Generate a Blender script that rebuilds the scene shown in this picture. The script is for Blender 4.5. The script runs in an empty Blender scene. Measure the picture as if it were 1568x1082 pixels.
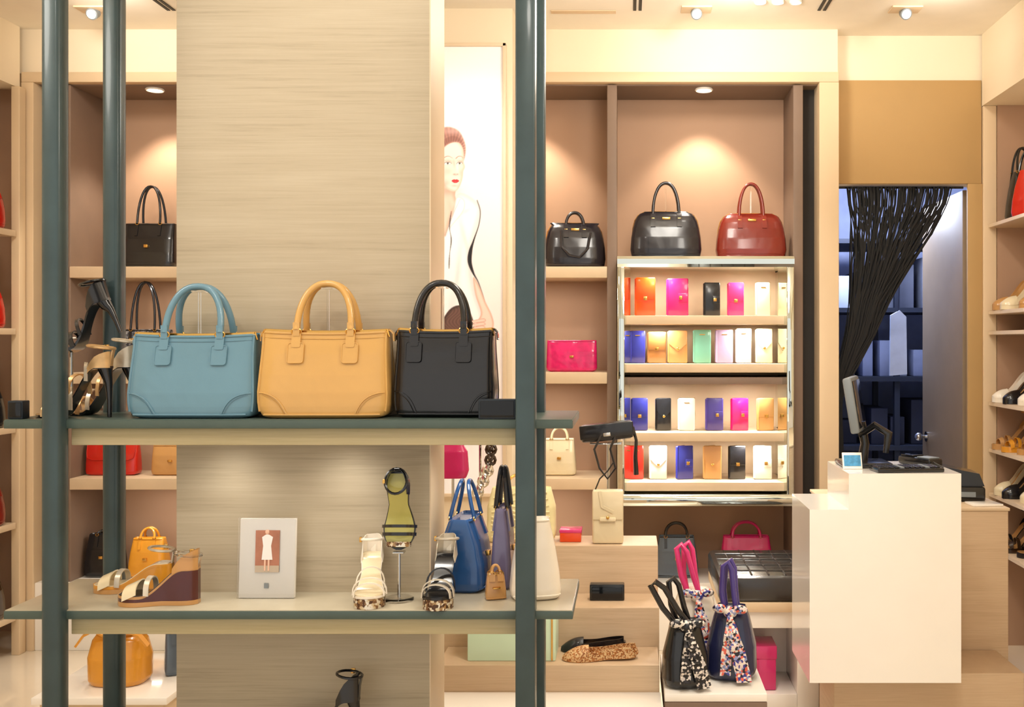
import bpy, bmesh, math, random
import numpy as np
from mathutils import Vector, Matrix, Euler
random.seed(7)
scene = bpy.context.scene
PI = math.pi

# ------------------------------------------------------------------ materials
def lin(h):
    h = h.lstrip('#')
    o = []
    for i in (0, 2, 4):
        c = int(h[i:i+2], 16) / 255
        o.append(c/12.92 if c <= .04045 else ((c+.055)/1.055)**2.4)
    return (o[0], o[1], o[2], 1)

def newmat(name):
    m = bpy.data.materials.new(name)
    m.use_nodes = True
    return m, m.node_tree.nodes, m.node_tree.links, m.node_tree.nodes['Principled BSDF']

def mat(name, col, rough=.5, metal=0, var=.08, vscale=8, bump=0, bscale=250, coat=0, emit=0, emitcol=None, trans=0, stretch=(1,1,1), ior=1.45, soft=0):
    m, N, L, p = newmat(name)
    c = lin(col)
    p.inputs['Roughness'].default_value = rough
    p.inputs['Metallic'].default_value = metal
    p.inputs['Coat Weight'].default_value = coat
    p.inputs['Coat Roughness'].default_value = .10
    p.inputs['Transmission Weight'].default_value = trans
    p.inputs['IOR'].default_value = ior
    tc = N.new('ShaderNodeTexCoord'); mp = N.new('ShaderNodeMapping')
    mp.inputs['Scale'].default_value = stretch
    L.new(tc.outputs['Object'], mp.inputs['Vector'])
    if var > 0:
        nz = N.new('ShaderNodeTexNoise'); nz.inputs['Scale'].default_value = vscale; nz.inputs['Detail'].default_value = 5
        L.new(mp.outputs['Vector'], nz.inputs['Vector'])
        r = N.new('ShaderNodeValToRGB')
        r.color_ramp.elements[0].position = .3; r.color_ramp.elements[1].position = .7
        r.color_ramp.elements[0].color = tuple(x*(1-var) for x in c[:3])+(1,)
        r.color_ramp.elements[1].color = tuple(min(1, x*(1+var)) for x in c[:3])+(1,)
        L.new(nz.outputs['Fac'], r.inputs['Fac']); L.new(r.outputs['Color'], p.inputs['Base Color'])
    else:
        p.inputs['Base Color'].default_value = c
    last=None
    if soft > 0:
        ns = N.new('ShaderNodeTexNoise'); ns.inputs['Scale'].default_value = 9; ns.inputs['Detail'].default_value = 1.5; ns.inputs['Distortion'].default_value = .8
        L.new(mp.outputs['Vector'], ns.inputs['Vector'])
        bs = N.new('ShaderNodeBump'); bs.inputs['Strength'].default_value = soft; bs.inputs['Distance'].default_value = .02
        L.new(ns.outputs['Fac'], bs.inputs['Height']); last=bs
    if bump > 0:
        nb = N.new('ShaderNodeTexNoise'); nb.inputs['Scale'].default_value = bscale
        L.new(mp.outputs['Vector'], nb.inputs['Vector'])
        bp = N.new('ShaderNodeBump'); bp.inputs['Strength'].default_value = bump; bp.inputs['Distance'].default_value = .002
        L.new(nb.outputs['Fac'], bp.inputs['Height'])
        if last: L.new(last.outputs['Normal'], bp.inputs['Normal'])
        last=bp
    if last: L.new(last.outputs['Normal'], p.inputs['Normal'])
    if emit > 0:
        p.inputs['Emission Color'].default_value = lin(emitcol or col)
        p.inputs['Emission Strength'].default_value = emit
    return m

def woodmat(name, c1, c2, c3, sx=1.2, sz=28, rough=.5):
    m, N, L, p = newmat(name)
    p.inputs['Roughness'].default_value = rough
    tc = N.new('ShaderNodeTexCoord')
    def nz(scale, det, dist, rg=.6):
        mp = N.new('ShaderNodeMapping'); mp.inputs['Scale'].default_value = scale
        L.new(tc.outputs['Object'], mp.inputs['Vector'])
        n = N.new('ShaderNodeTexNoise'); n.inputs['Scale'].default_value = 1; n.inputs['Detail'].default_value = det; n.inputs['Distortion'].default_value = dist; n.inputs['Roughness'].default_value = rg
        L.new(mp.outputs['Vector'], n.inputs['Vector']); return n
    n1 = nz((sx,sx,sz*.45), 3, 1.4); n2 = nz((sx*5,sx*5,sz*8), 5, .3, .7)
    def mul(a,k):
        q=N.new('ShaderNodeMath'); q.operation='MULTIPLY'; q.inputs[1].default_value=k; L.new(a,q.inputs[0]); return q.outputs[0]
    def add(a,b_):
        q=N.new('ShaderNodeMath'); q.operation='ADD'; L.new(a,q.inputs[0]); L.new(b_,q.inputs[1]); return q.outputs[0]
    f = add(mul(n1.outputs['Fac'],.42), mul(n2.outputs['Fac'],.58))
    r = N.new('ShaderNodeValToRGB'); cr = r.color_ramp
    cr.elements[0].position = .30; cr.elements[0].color = lin(c1)
    cr.elements[1].position = .68; cr.elements[1].color = lin(c3)
    e = cr.elements.new(.47); e.color = lin(c2)
    L.new(f, r.inputs['Fac']); L.new(r.outputs['Color'], p.inputs['Base Color'])
    return m

def cellmat(name, cols, scale=60, rough=.4, metal=0, stretch=(1,1,1)):
    m, N, L, p = newmat(name)
    p.inputs['Roughness'].default_value = rough; p.inputs['Metallic'].default_value = metal
    tc = N.new('ShaderNodeTexCoord'); mp = N.new('ShaderNodeMapping'); mp.inputs['Scale'].default_value = stretch
    v = N.new('ShaderNodeTexVoronoi'); v.inputs['Scale'].default_value = scale
    L.new(tc.outputs['Object'], mp.inputs['Vector']); L.new(mp.outputs['Vector'], v.inputs['Vector'])
    s = N.new('ShaderNodeSeparateColor'); L.new(v.outputs['Color'], s.inputs['Color'])
    r = N.new('ShaderNodeValToRGB'); r.color_ramp.interpolation = 'CONSTANT'
    r.color_ramp.elements[0].color = lin(cols[0]); r.color_ramp.elements[1].position = 1/len(cols); r.color_ramp.elements[1].color = lin(cols[1])
    for i, c in enumerate(cols[2:], 2):
        e = r.color_ramp.elements.new(i/len(cols)); e.color = lin(c)
    L.new(s.outputs['Red'], r.inputs['Fac']); L.new(r.outputs['Color'], p.inputs['Base Color'])
    return m

def leather(name, col, rough=.26, coat=.5):
    return mat(name, col, rough=rough, var=.03, vscale=9, bump=.05, bscale=420, coat=coat, soft=.22)

M = {}
M['ceil'] = mat('ceiling_plaster', '#f6eddc', .9, var=.02)
M['cream'] = mat('cream_wall_paint', '#f2e2c6', .8, var=.03, vscale=2)
M['frame'] = mat('beige_lacquer_frame', '#dec4a0', .5, var=.03, vscale=3)
M['brown'] = mat('brown_recess_panel', '#ae8b70', .7, var=.05, vscale=2)
M['brown2'] = mat('tan_door_header', '#b8945f', .7, var=.04, vscale=2)
M['upright'] = mat('taupe_upright', '#806a5a', .55, var=.05)
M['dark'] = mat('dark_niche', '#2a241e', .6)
M['shelf'] = mat('beige_shelf', '#d8bf9e', .45, var=.04)
M['panel'] = woodmat('greige_oak_veneer', '#a1927a', '#b6a88f', '#c0b39b', .8, 22, .5)
M['apron'] = woodmat('pale_oak_apron', '#ada07a', '#bbae88', '#c6b896', 1.5, 60, .5)
M['wood'] = woodmat('beige_oak', '#b59a7a', '#c4a888', '#ceb494', 1.2, 30, .5)
M['edge'] = mat('trim_cream_lit_panel_side', '#e6d0b2', .4, var=.03)  # trim cream; on the oak panel's side it carries the lit tone
M['steel'] = mat('painted_steel_slate', '#3a4c50', .36, metal=.1, var=.14, vscale=10, coat=.2)
M['shelftop'] = mat('shelf_top_slate_laminate', '#4c5b55', .3, var=.06, vscale=12)
M['shelftop2'] = mat('shelf_top_stone', '#b8ae98', .25, var=.06, vscale=12, coat=.2)
M['floor'] = mat('polished_cream_floor', '#e8dac4', .07, var=.05, vscale=3, coat=.6)
M['white'] = mat('white_lacquer', '#fbf5ec', .15, var=.01, coat=.5)
M['mirror'] = mat('mirror_glass', '#dfe6e0', .03, metal=1, var=0)
M['glass'] = mat('clear_acrylic', '#ffffff', .03, var=0, trans=1, ior=1.35)
M['gold'] = mat('gold_metal', '#e0b060', .22, metal=1, var=.03)
M['silver'] = mat('silver_metal', '#d8d4cc', .22, metal=1, var=.03)
M['chrome'] = mat('chrome', '#c8c8c8', .12, metal=1, var=0)
M['lamp'] = mat('lamp_glow', '#fff2d8', .5, var=0, emit=10)
M['lampS'] = mat('spot_lamp_glow', '#fff2d8', .5, var=0, emit=3)
M['blackpl'] = mat('black_plastic', '#141517', .25, var=.05, coat=.4)
M['greypl'] = mat('grey_plastic', '#7d8386', .4, var=.05)
M['screen'] = mat('screen_glass', '#0c0f14', .08, var=0)
M['navybox'] = mat('navy_box', '#18232e', .5)
M['skinp'] = mat('card_photo_skin', '#e2b8a0', .5, var=.03)

L_ = {}
for n, c in dict(blue='#668ea2', mustard='#d2a45e', black='#131317', charcoal='#1d1b22', red='#7c2418', brightred='#c01e10', magenta='#c41c60',
        pink='#d83276', cream='#e6d6b2', tan='#c08e54', bronze='#9c6c3c', royal='#2a2d86', teal='#78b8a0', lavender='#bca4ca', lilac='#dcd2e0',
        orange='#e2480e', violet='#443680', white='#f0e6d6', cobalt='#24528c', greylav='#6c6484', ochre='#dc962c', slate='#55606c',
        darkbrown='#34200f', burgundy='#4c1512', greenyellow='#b8b060', navy='#1e2244', tuft='#2c2826').items():
    L_[n] = leather(n+'_leather', c)
M['patentpink'] = mat('patent_pink', '#d01462', .15, var=.2, vscale=30, coat=.8, soft=.4)
M['snake'] = cellmat('snakeskin_metallic', ['#8a6a50','#d8c8a8','#5a4030','#e8e0d0','#a88860'], 160, .25, .6)
M['scarf'] = cellmat('printed_silk_scarf', ['#e8dcd0','#1a1a28','#d8604a','#e8dcd0','#3a3a88','#e0c8c4','#8890b8'], 130, .35)
M['scarf2'] = cellmat('printed_silk_scarf_mono', ['#e8e0d8','#16161c','#c8c0bc','#2a2a34','#16161c'], 140, .35)
M['weave'] = cellmat('checked_weave', ['#3a3a40','#6a6a70','#26262c','#8a8888'], 120, .6)
M['woven'] = cellmat('woven_raffia', ['#b07038','#d8b888','#8a5020','#d0a878'], 260, .6)
M['quilt'] = mat('quilted_ivory', '#ece0ac', .5, var=.1, vscale=20)

# ------------------------------------------------------------------ mesh builder
class B:
    def __init__(s):
        s.v=[]; s.f=[]; s.m=[]; s.mats=[]; s.parts=[]; s.lab='part'
    def mi(s, m):
        if m not in s.mats: s.mats.append(m)
        return s.mats.index(m)
    def add(s, vs, fs, m, T=None):
        o=len(s.v)
        s.parts.append((s.lab,len(s.v),len(s.f)))
        for v in vs:
            v=Vector(v); s.v.append(T@v if T else v)
        k=s.mi(m)
        for f in fs:
            s.f.append([i+o for i in f]); s.m.append(k)
    def loft(s, rings, m, cap=True, T=None):
        n=len(rings[0]); vs=[p for r in rings for p in r]; fs=[]
        for i in range(len(rings)-1):
            for j in range(n):
                k=(j+1)%n
                fs.append([i*n+j, i*n+k, (i+1)*n+k, (i+1)*n+j])
        if cap:
            fs.append(list(range(n))[::-1]); fs.append([(len(rings)-1)*n+j for j in range(n)])
        s.add(vs, fs, m, T)
    def rr(s, cx, cy, hx, hy, r, z, seg=3):
        r=max(1e-5,min(r,hx*.98,hy*.98)); out=[]
        for qx,qy,a0 in ((1,1,0),(-1,1,PI/2),(-1,-1,PI),(1,-1,1.5*PI)):
            for i in range(seg+1):
                a=a0+PI/2*i/seg
                out.append((cx+qx*(hx-r)+r*math.cos(a), cy+qy*(hy-r)+r*math.sin(a), z))
        return out
    def box(s, x0,x1,y0,y1,z0,z1, m, b=0, T=None):
        if b<=0:
            vs=[(x0,y0,z0),(x1,y0,z0),(x1,y1,z0),(x0,y1,z0),(x0,y0,z1),(x1,y0,z1),(x1,y1,z1),(x0,y1,z1)]
            s.add(vs,[[0,3,2,1],[4,5,6,7],[0,1,5,4],[1,2,6,5],[2,3,7,6],[3,0,4,7]],m,T); return
        cx,cy,hx,hy=(x0+x1)/2,(y0+y1)/2,(x1-x0)/2,(y1-y0)/2
        b=min(b,hx*.9,hy*.9,(z1-z0)*.49)
        R=[]
        for z,i in ((z0,b),(z0+.29*b,.29*b),(z0+b,0),(z1-b,0),(z1-.29*b,.29*b),(z1,b)):
            R.append(s.rr(cx,cy,hx-i,hy-i,max(b-i,b*.15),z))
        s.loft(R,m,True,T)
    def tube(s, pts, r, m, n=8, closed=False, T=None):
        P=[Vector(p) for p in pts]; k=len(P); rad=r if isinstance(r,(list,tuple)) else [r]*k
        tg=[]
        for i in range(k):
            a=P[(i-1)%k] if (closed or i>0) else P[i]; c=P[(i+1)%k] if (closed or i<k-1) else P[i]
            d=(c-a); tg.append(d.normalized() if d.length>1e-9 else Vector((0,0,1)))
        up=Vector((0,0,1)) if abs(tg[0].z)<.9 else Vector((0,1,0))
        nv=(up-tg[0]*up.dot(tg[0])).normalized(); R=[]
        for i in range(k):
            nv=(nv-tg[i]*nv.dot(tg[i])); nv=nv.normalized() if nv.length>1e-6 else tg[i].orthogonal().normalized()
            bn=tg[i].cross(nv)
            R.append([P[i]+(nv*math.cos(2*PI*j/n)+bn*math.sin(2*PI*j/n))*rad[i] for j in range(n)])
        if closed: R.append(R[0])
        s.loft(R,m,not closed,T)
    def ribbon(s, pts, axis, w, th, m, T=None):
        P=[Vector(p) for p in pts]; A=Vector(axis).normalized(); R=[]; k=len(P)
        ws=w if isinstance(w,(list,tuple)) else [w]*k
        for i in range(k):
            t=(P[min(i+1,k-1)]-P[max(i-1,0)]).normalized(); nn=t.cross(A)
            nn=nn.normalized() if nn.length>1e-6 else Vector((0,0,1))
            a=A*ws[i]/2; c=nn*th/2
            R.append([P[i]-a-c,P[i]+a-c,P[i]+a+c,P[i]-a+c])
        s.loft(R,m,True,T)
    def prism(s, poly, y0, y1, m, T=None):
        R=[[(x,y0,z) for x,z in poly],[(x,y1,z) for x,z in poly]]
        s.loft(R,m,True,T)
    def lathe(s, prof, m, c=(0,0,0), n=24, T=None):
        R=[[(c[0]+r*math.cos(2*PI*j/n),c[1]+r*math.sin(2*PI*j/n),c[2]+z) for j in range(n)] for r,z in prof]
        s.loft(R,m,True,T)
    def ell(s, c, rx, ry, rz, m, n=16, T=None):
        k=9; R=[]
        for i in range(k+1):
            a=-PI/2+PI*i/k; q=max(math.cos(a),.02)
            R.append([(c[0]+rx*q*math.cos(2*PI*j/n),c[1]+ry*q*math.sin(2*PI*j/n),c[2]+rz*math.sin(a)) for j in range(n)])
        s.loft(R,m,True,T)
    def mk(s, name, vs, fs, ms, loc, rot, sharp, smooth, parent):
        me=bpy.data.meshes.new(name)
        me.from_pydata([tuple(v) for v in vs],[],fs)
        used=sorted(set(ms))
        for k in used: me.materials.append(s.mats[k])
        for p,k in zip(me.polygons,ms): p.material_index=used.index(k)
        bm=bmesh.new(); bm.from_mesh(me); bmesh.ops.recalc_face_normals(bm,faces=bm.faces); bm.to_mesh(me); bm.free()
        if smooth:
            for p in me.polygons: p.use_smooth=True
            me.set_sharp_from_angle(angle=math.radians(sharp))
        ob=bpy.data.objects.new(name,me); scene.collection.objects.link(ob)
        ob.location=loc; ob.rotation_euler=rot
        if parent: ob.parent=parent
        return ob
    def build(s, name, loc=(0,0,0), rot=(0,0,0), sharp=38, smooth=True, parent=None):
        return s.mk(name,s.v,s.f,s.m,loc,rot,sharp,smooth,parent)
    def group(s, name, loc=(0,0,0), rot=(0,0,0), sharp=38, smooth=True):
        e=bpy.data.objects.new(name,None); scene.collection.objects.link(e); e.location=loc; e.rotation_euler=rot; e.empty_display_size=.1
        ends=[(p[1],p[2]) for p in s.parts[1:]]+[(len(s.v),len(s.f))]; cnt={}
        for (lab,v0,f0),(v1,f1) in zip(s.parts,ends):
            cnt[lab]=cnt.get(lab,0)+1
            s.mk('%s_%d'%(lab,cnt[lab]),s.v[v0:v1],[[i-v0 for i in f] for f in s.f[f0:f1]],s.m[f0:f1],(0,0,0),(0,0,0),sharp,smooth,e)
        return e

def lerp_prof(prof, z):
    if z<=prof[0][0]: return prof[0][1:]
    for a,b in zip(prof,prof[1:]):
        if z<=b[0]:
            t=(z-a[0])/(b[0]-a[0]); return tuple(p+(q-p)*t for p,q in zip(a[1:],b[1:]))
    return prof[-1][1:]

def se_ring(w,d,e,z,n=56,dent=0,sag=0):
    out=[]
    for j in range(n):
        a=2*PI*j/n; c,s_=math.cos(a),math.sin(a)
        x=w/2*math.copysign(abs(c)**(2/e),c); y=d/2*math.copysign(abs(s_)**(2/e),s_)
        out.append((x,y,z-sag*(1-(2*x/w)**2)))
    return out

def bagbody(b, prof, e, m, n=56, rings=16, sag=0):
    z0,z1=prof[0][0],prof[-1][0]; R=[]
    w,d=lerp_prof(prof,z0); R.append(se_ring(w*.95,d*.9,e,z0,n))
    zs=sorted(set([z0+(z1-z0)*i/rings for i in range(rings+1)]+[p[0] for p in prof]))
    for z in zs:
        t=(z-z0)/(z1-z0)
        w,d=lerp_prof(prof,z)
        zz=z+(.003 if z==z0 else 0)
        R.append(se_ring(w,d,e,zz,n,sag=sag*t**3))
    w,d=lerp_prof(prof,z1); R.append(se_ring(w*.985,d*.88,e,z1+.002,n,sag=sag)); R.append(se_ring(w*.97,d*.7,e,z1-.004,n,sag=sag))
    b.loft(R,m)

def fy(prof,e,x,z):
    w,d=lerp_prof(prof,z); q=min(1,abs(2*x/w))
    return -d/2*(max(0,1-q**e))**(1/e)

def patch(b, prof, e, x0,x1,z0,z1, m, th=.003, r=.008, sgn=1):
    hx,hz=(x1-x0)/2,(z1-z0)/2; cx,cz=(x0+x1)/2,(z0+z1)/2
    ring=b.rr(cx,cz,hx,hz,r,0,3); fr=[];bk=[]
    for (x,z,_) in ring:
        y=fy(prof,e,x,z); fr.append((x,sgn*(y-th),z)); bk.append((x,sgn*(y+.002),z))
    b.loft([bk,fr],m)
    return fr

def arch(cx,hw,z0,z1,y0,y1=None,n=18,e=2.2,lean=0):
    y1=y0 if y1 is None else y1; out=[]
    for i in range(n+1):
        a=PI*i/n; c,s_=math.cos(a),math.sin(a)
        x=cx-hw*math.copysign(abs(c)**(2/e),c); t=abs(s_)**(2/e)
        out.append((x+lean*t,y0+(y1-y0)*t,z0+(z1-z0)*t))
    return out

def satchel(name, loc, rz, w,h,d, m, hh, hs, hx=0, hm=None, stand=True, hr=.0078):
    b=B(); hm=hm or m; e=6
    prof=[(0,w*.90,d*.9),(h*.03,w*.945,d*.98),(h*.07,w*.975,d*1.02),(h*.14,w*.995,d*1.04),(h*.3,w,d*1.03),(h*.5,w*.985,d*.93),(h*.75,w*.965,d*.76),(h*.92,w*.96,d*.63),(h,w*.965,d*.58)]
    bagbody(b,prof,e,m,72,22,sag=.005)
    zr=lambda x:-.005*(1-(2*x/w)**2)
    for sg in (1,-1):
        b.tube([(x,sg*fy(prof,e,x,h*.985),h+zr(x)) for x in [(-.46+.92*i/16)*w for i in range(17)]],.0030,m,6)
        b.tube([(x,sg*(fy(prof,e,x,h*.93)-.0004),h*.94+zr(x)) for x in [(-.46+.92*i/16)*w for i in range(17)]],.0011,m,5)
        b.ribbon([(x,sg*d*.14,h+.004+zr(x)) for x in [(-.47+.94*i/12)*w for i in range(13)]],(0,1,0),.008,.003,M['gold'])
        b.tube([(x,sg*d*.14,h+.0065+zr(x)) for x in [(-.47+.94*i/12)*w for i in range(13)]],.0018,M['gold'],6)
        for sx in (-1,1):
            cx=hx+sx*hs/2
            fr=patch(b,prof,e,cx-.0185,cx+.0185,h*.64,h*.87,m,.0035,.006,sg)
            b.tube([(p[0],p[1]-sg*.0004,p[2]) for p in fr],.0013,m,5,True)
            patch(b,prof,e,cx-.0105,cx+.0105,h*.82,h*.99,m,.005,.004,sg)
            yy=sg*(fy(prof,e,cx,h*.98)-.004)
            b.tube([(cx+.011*math.cos(a),yy,h*1.0+.008*math.sin(a)) for a in [2*PI*i/14 for i in range(14)]],.0019,M['gold'],6,True)
            b.ribbon([(cx,yy,h*.95),(cx,yy,h+.022)],(1,0,0),.015,.007,m)
        y0=sg*(fy(prof,e,hx,h*.98)-.003)
        b.tube(arch(hx,hs/2,h+.004,h+hh,y0,y0*.22,24,2.3),hr,hm,10)
        for sx in (-1,1):
            R=w*.2; Hc=h*.26; pts=[]
            for i in range(11):
                a=PI/2*i/10
                z=.008+Hc*math.sin(a); ww=lerp_prof(prof,z)[0]
                x=sx*(ww*.475-R*math.cos(a))
                pts.append((x,sg*(fy(prof,e,x,z)-.0012),z))
            b.tube(pts,.0020,m,5)
            b.tube([(p[0]+sx*.004,sg*(fy(prof,e,p[0]+sx*.004,max(.006,p[2]-.004))-.001),max(.006,p[2]-.004)) for p in pts[:-1]],.0009,m,4)
        b.tube([(x,sg*(fy(prof,e,x,.012)-.0005),.009) for x in [(-.44+.88*i/16)*w for i in range(17)]],.0022,m,6)
    for sx in (-1,1):
        for sy in (-1,1):
            b.tube([(sx*lerp_prof(prof,z)[0]*.488,sy*lerp_prof(prof,z)[1]*.38,z) for z in [h*.08+(h*.9)*i/8 for i in range(9)]],.003,m,6)
        b.ribbon([(sx*w*.44,0,h+.003),(sx*w*.485,0,h+.004),(sx*w*.512,0,h-.004),(sx*w*.515,0,h-.022)],(0,1,0),.02,.003,m)
        b.tube([(sx*w*.47,-d*.17,h+.006),(sx*w*.49,-d*.19,h-.012)],.0022,M['gold'],6)
    if stand:
        b.tube([(hx,0,h-.01),(hx,0,h+hh-.014)],.0035,M['glass'],8)
        b.ribbon([(hx-.012,0,h+hh-.012),(hx+.012,0,h+hh-.012)],(0,1,0),d*.3,.003,M['glass'])
    return b.build(name,loc,(0,0,rz))

def bowler(name, loc, rz, w,h,d,m,hh,hs, stand=True, dome=.62, straps=True, hm=None):
    b=B(); e=3.6
    prof=[(0,w*.90,d*.92),(h*.05,w*.96,d),(h*.2,w,d*1.02),(h*.45,w*.975,d*.97),(h*.65,w*.93,d*.86),(h*.8,w*.875,d*.7),(h*.9,w*.81,d*.54),(h*.96,w*.74,d*.38),(h,w*dome,d*.2)]
    bagbody(b,prof,e,m,56,22)
    b.tube([(-w*.475,0,h*.45),(-w*.462,0,h*.66),(-w*.435,0,h*.82),(-w*.39,0,h*.93),(-w*.31,0,h*.995),(-w*.2,0,h*1.008),(0,0,h*1.01),(w*.2,0,h*1.008),(w*.31,0,h*.995),(w*.39,0,h*.93),(w*.435,0,h*.82),(w*.462,0,h*.66),(w*.475,0,h*.45)],.0035,M['gold'] if straps else m,6)
    hm=hm or m
    for sg in (1,-1):
        b.tube([(x,sg*(fy(prof,e,x,h*.1)),h*.1) for x in [(-.46+.92*i/14)*w for i in range(15)]],.003,m,6)
        if straps:
            for sx in (-1,1):
                cx=sx*hs/2
                zs=[h*.66,h*.74,h*.82,h*.9,h*.97]
                b.ribbon([(cx,sg*(fy(prof,e,cx,z)-.003),z) for z in zs],(1,0,0),.024,.006,m)
                y=sg*(fy(prof,e,cx,h*.84)-.006)
                b.box(cx-.008,cx+.008,min(y,y+.004),max(y,y+.004),h*.83,h*.855,M['gold'],.001)
        y0=sg*d*.2
        b.tube(arch(0,hs/2,h*.9,h+hh,y0,y0*.3,20,2.2),.0075,hm,10)
    y=fy(prof,e,0,h*.84)
    b.box(-.02,.02,y-.005,y+.004,h*.82,h*.87,M['gold'],.001)
    if stand:
        b.tube([(0,0,h*.95),(0,0,h+hh-.015)],.003,M['glass'],8)
    return b.build(name,loc,(0,0,rz))

def tote(name, loc, rz, w,h,d,m,hh,hs,e=6,top=.92,hm=None,handles=True,flap=False,clasp=True,hr=.006,bodym=None):
    b=B(); hm=hm or m
    prof=[(0,w*.90,d*.92),(h*.04,w*.965,d),(h*.12,w,d*1.04),(h*.35,w*(1+top*.2)/1.2 if top<1 else w,d*1.0),(h*.65,w*(1+top)/2,d*.84),(h,w*top,d*.45)]
    bagbody(b,prof,e,bodym or m,52,14)
    if handles:
        for sg in (1,-1):
            y0=sg*(fy(prof,e,hs/2,h*.95)-.002)
            for sx in (-1,1):
                b.ribbon([(sx*hs/2,sg*(fy(prof,e,hs/2,z)-.002),z) for z in (h*.72,h*.85,h*1.0)],(1,0,0),.014,.004,m)
                b.tube([(sx*hs/2+.008*math.cos(a),y0,h+.006*math.sin(a)) for a in [2*PI*i/10 for i in range(10)]],.0016,M['gold'],5,True)
            b.tube(arch(0,hs/2,h,h+hh,y0,y0*.3,18,2.2),hr,hm,8)
    if flap:
        R=[]
        for i in range(9):
            t=i/8; z=h*(1.01-.52*t); ww=w*top*(1.0-.05*t**3)
            R.append([(x,fy(prof,e,x*.98,min(z,h))-.004,z-(0 if abs(x)<ww*.4 else (-.01*t))) for x in [(-.48+.96*j/10)*ww for j in range(11)]])
        vs=[p for r in R for p in r]; fs=[[i*11+j,i*11+j+1,(i+1)*11+j+1,(i+1)*11+j] for i in range(8) for j in range(10)]
        b.add(vs,fs,m)
        b.tube(R[-1],.003,m,6)
        b.tube([r[0] for r in R],.002,m,6); b.tube([r[-1] for r in R],.002,m,6)
    if clasp:
        y=fy(prof,e,0,h*.5)
        b.box(-.010,.010,y-.011,y,h*.45,h*.52,M['gold'],.002)
    for sg in (1,-1):
        b.tube([(x,sg*(fy(prof,e,x,h*.97)),h*.985) for x in [(-.47+.94*i/14)*w*top for i in range(15)]],.0025,m,6)
        b.tube([(x,sg*(fy(prof,e,x,h*.07)),h*.06) for x in [(-.46+.92*i/14)*w for i in range(15)]],.0022,m,6)
    return b.build(name,loc,(0,0,rz))

def wallet(loc,w,h,m,kind,rz=0):
    b=B(); t=.016
    b.box(-w/2,w/2,-t/2,t/2,0,h,m,.006)
    T=Matrix.Translation((-w/2+.004,0.004,0))@Matrix.Rotation(math.radians(38),4,'Z')
    b.box(0,w*.8,0,t*.8,0,h*.985,m,.005,T)
    b.tube([(-w/2+.003,-.002,.006),(-w/2+.003,-.002,h-.006)],.0075,m,8)
    if kind==0:
        b.box(-w/2+.002,w/2-.002,-t/2-.005,-t/2+.001,h*.42,h*.985,m,.003)
        b.box(-.009,.009,-t/2-.011,-t/2-.004,h*.40,h*.5,M['gold'],.002)
    elif kind==1:
        b.box(w*.02,w/2-.002,-t/2-.004,-t/2+.001,h*.36,h*.6,m,.003)
        b.box(w*.06,w*.06+.016,-t/2-.009,-t/2-.003,h*.43,h*.53,M['gold'],.002)
    elif kind==2:
        b.tube([(-w/2+.002,0,h),(w/2-.002,0,h),(w/2,0,h*.5),(w/2-.002,0,.004)],.002,M['gold'],6)
        b.box(-w*.16,w*.16,-t/2-.002,-t/2,h*.84,h*.865,M['gold'])
    else:
        b.prism([(-w/2+.002,h*.98),(w/2-.002,h*.98),(w/2-.004,h*.6),(0,h*.36),(-w/2+.004,h*.6)],-t/2-.005,-t/2+.001,m)
        b.ell((0,-t/2-.006,h*.44),.007,.004,.007,M['gold'],10)
    return b.build('clutch_wallet',loc,(0,0,rz))

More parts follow.
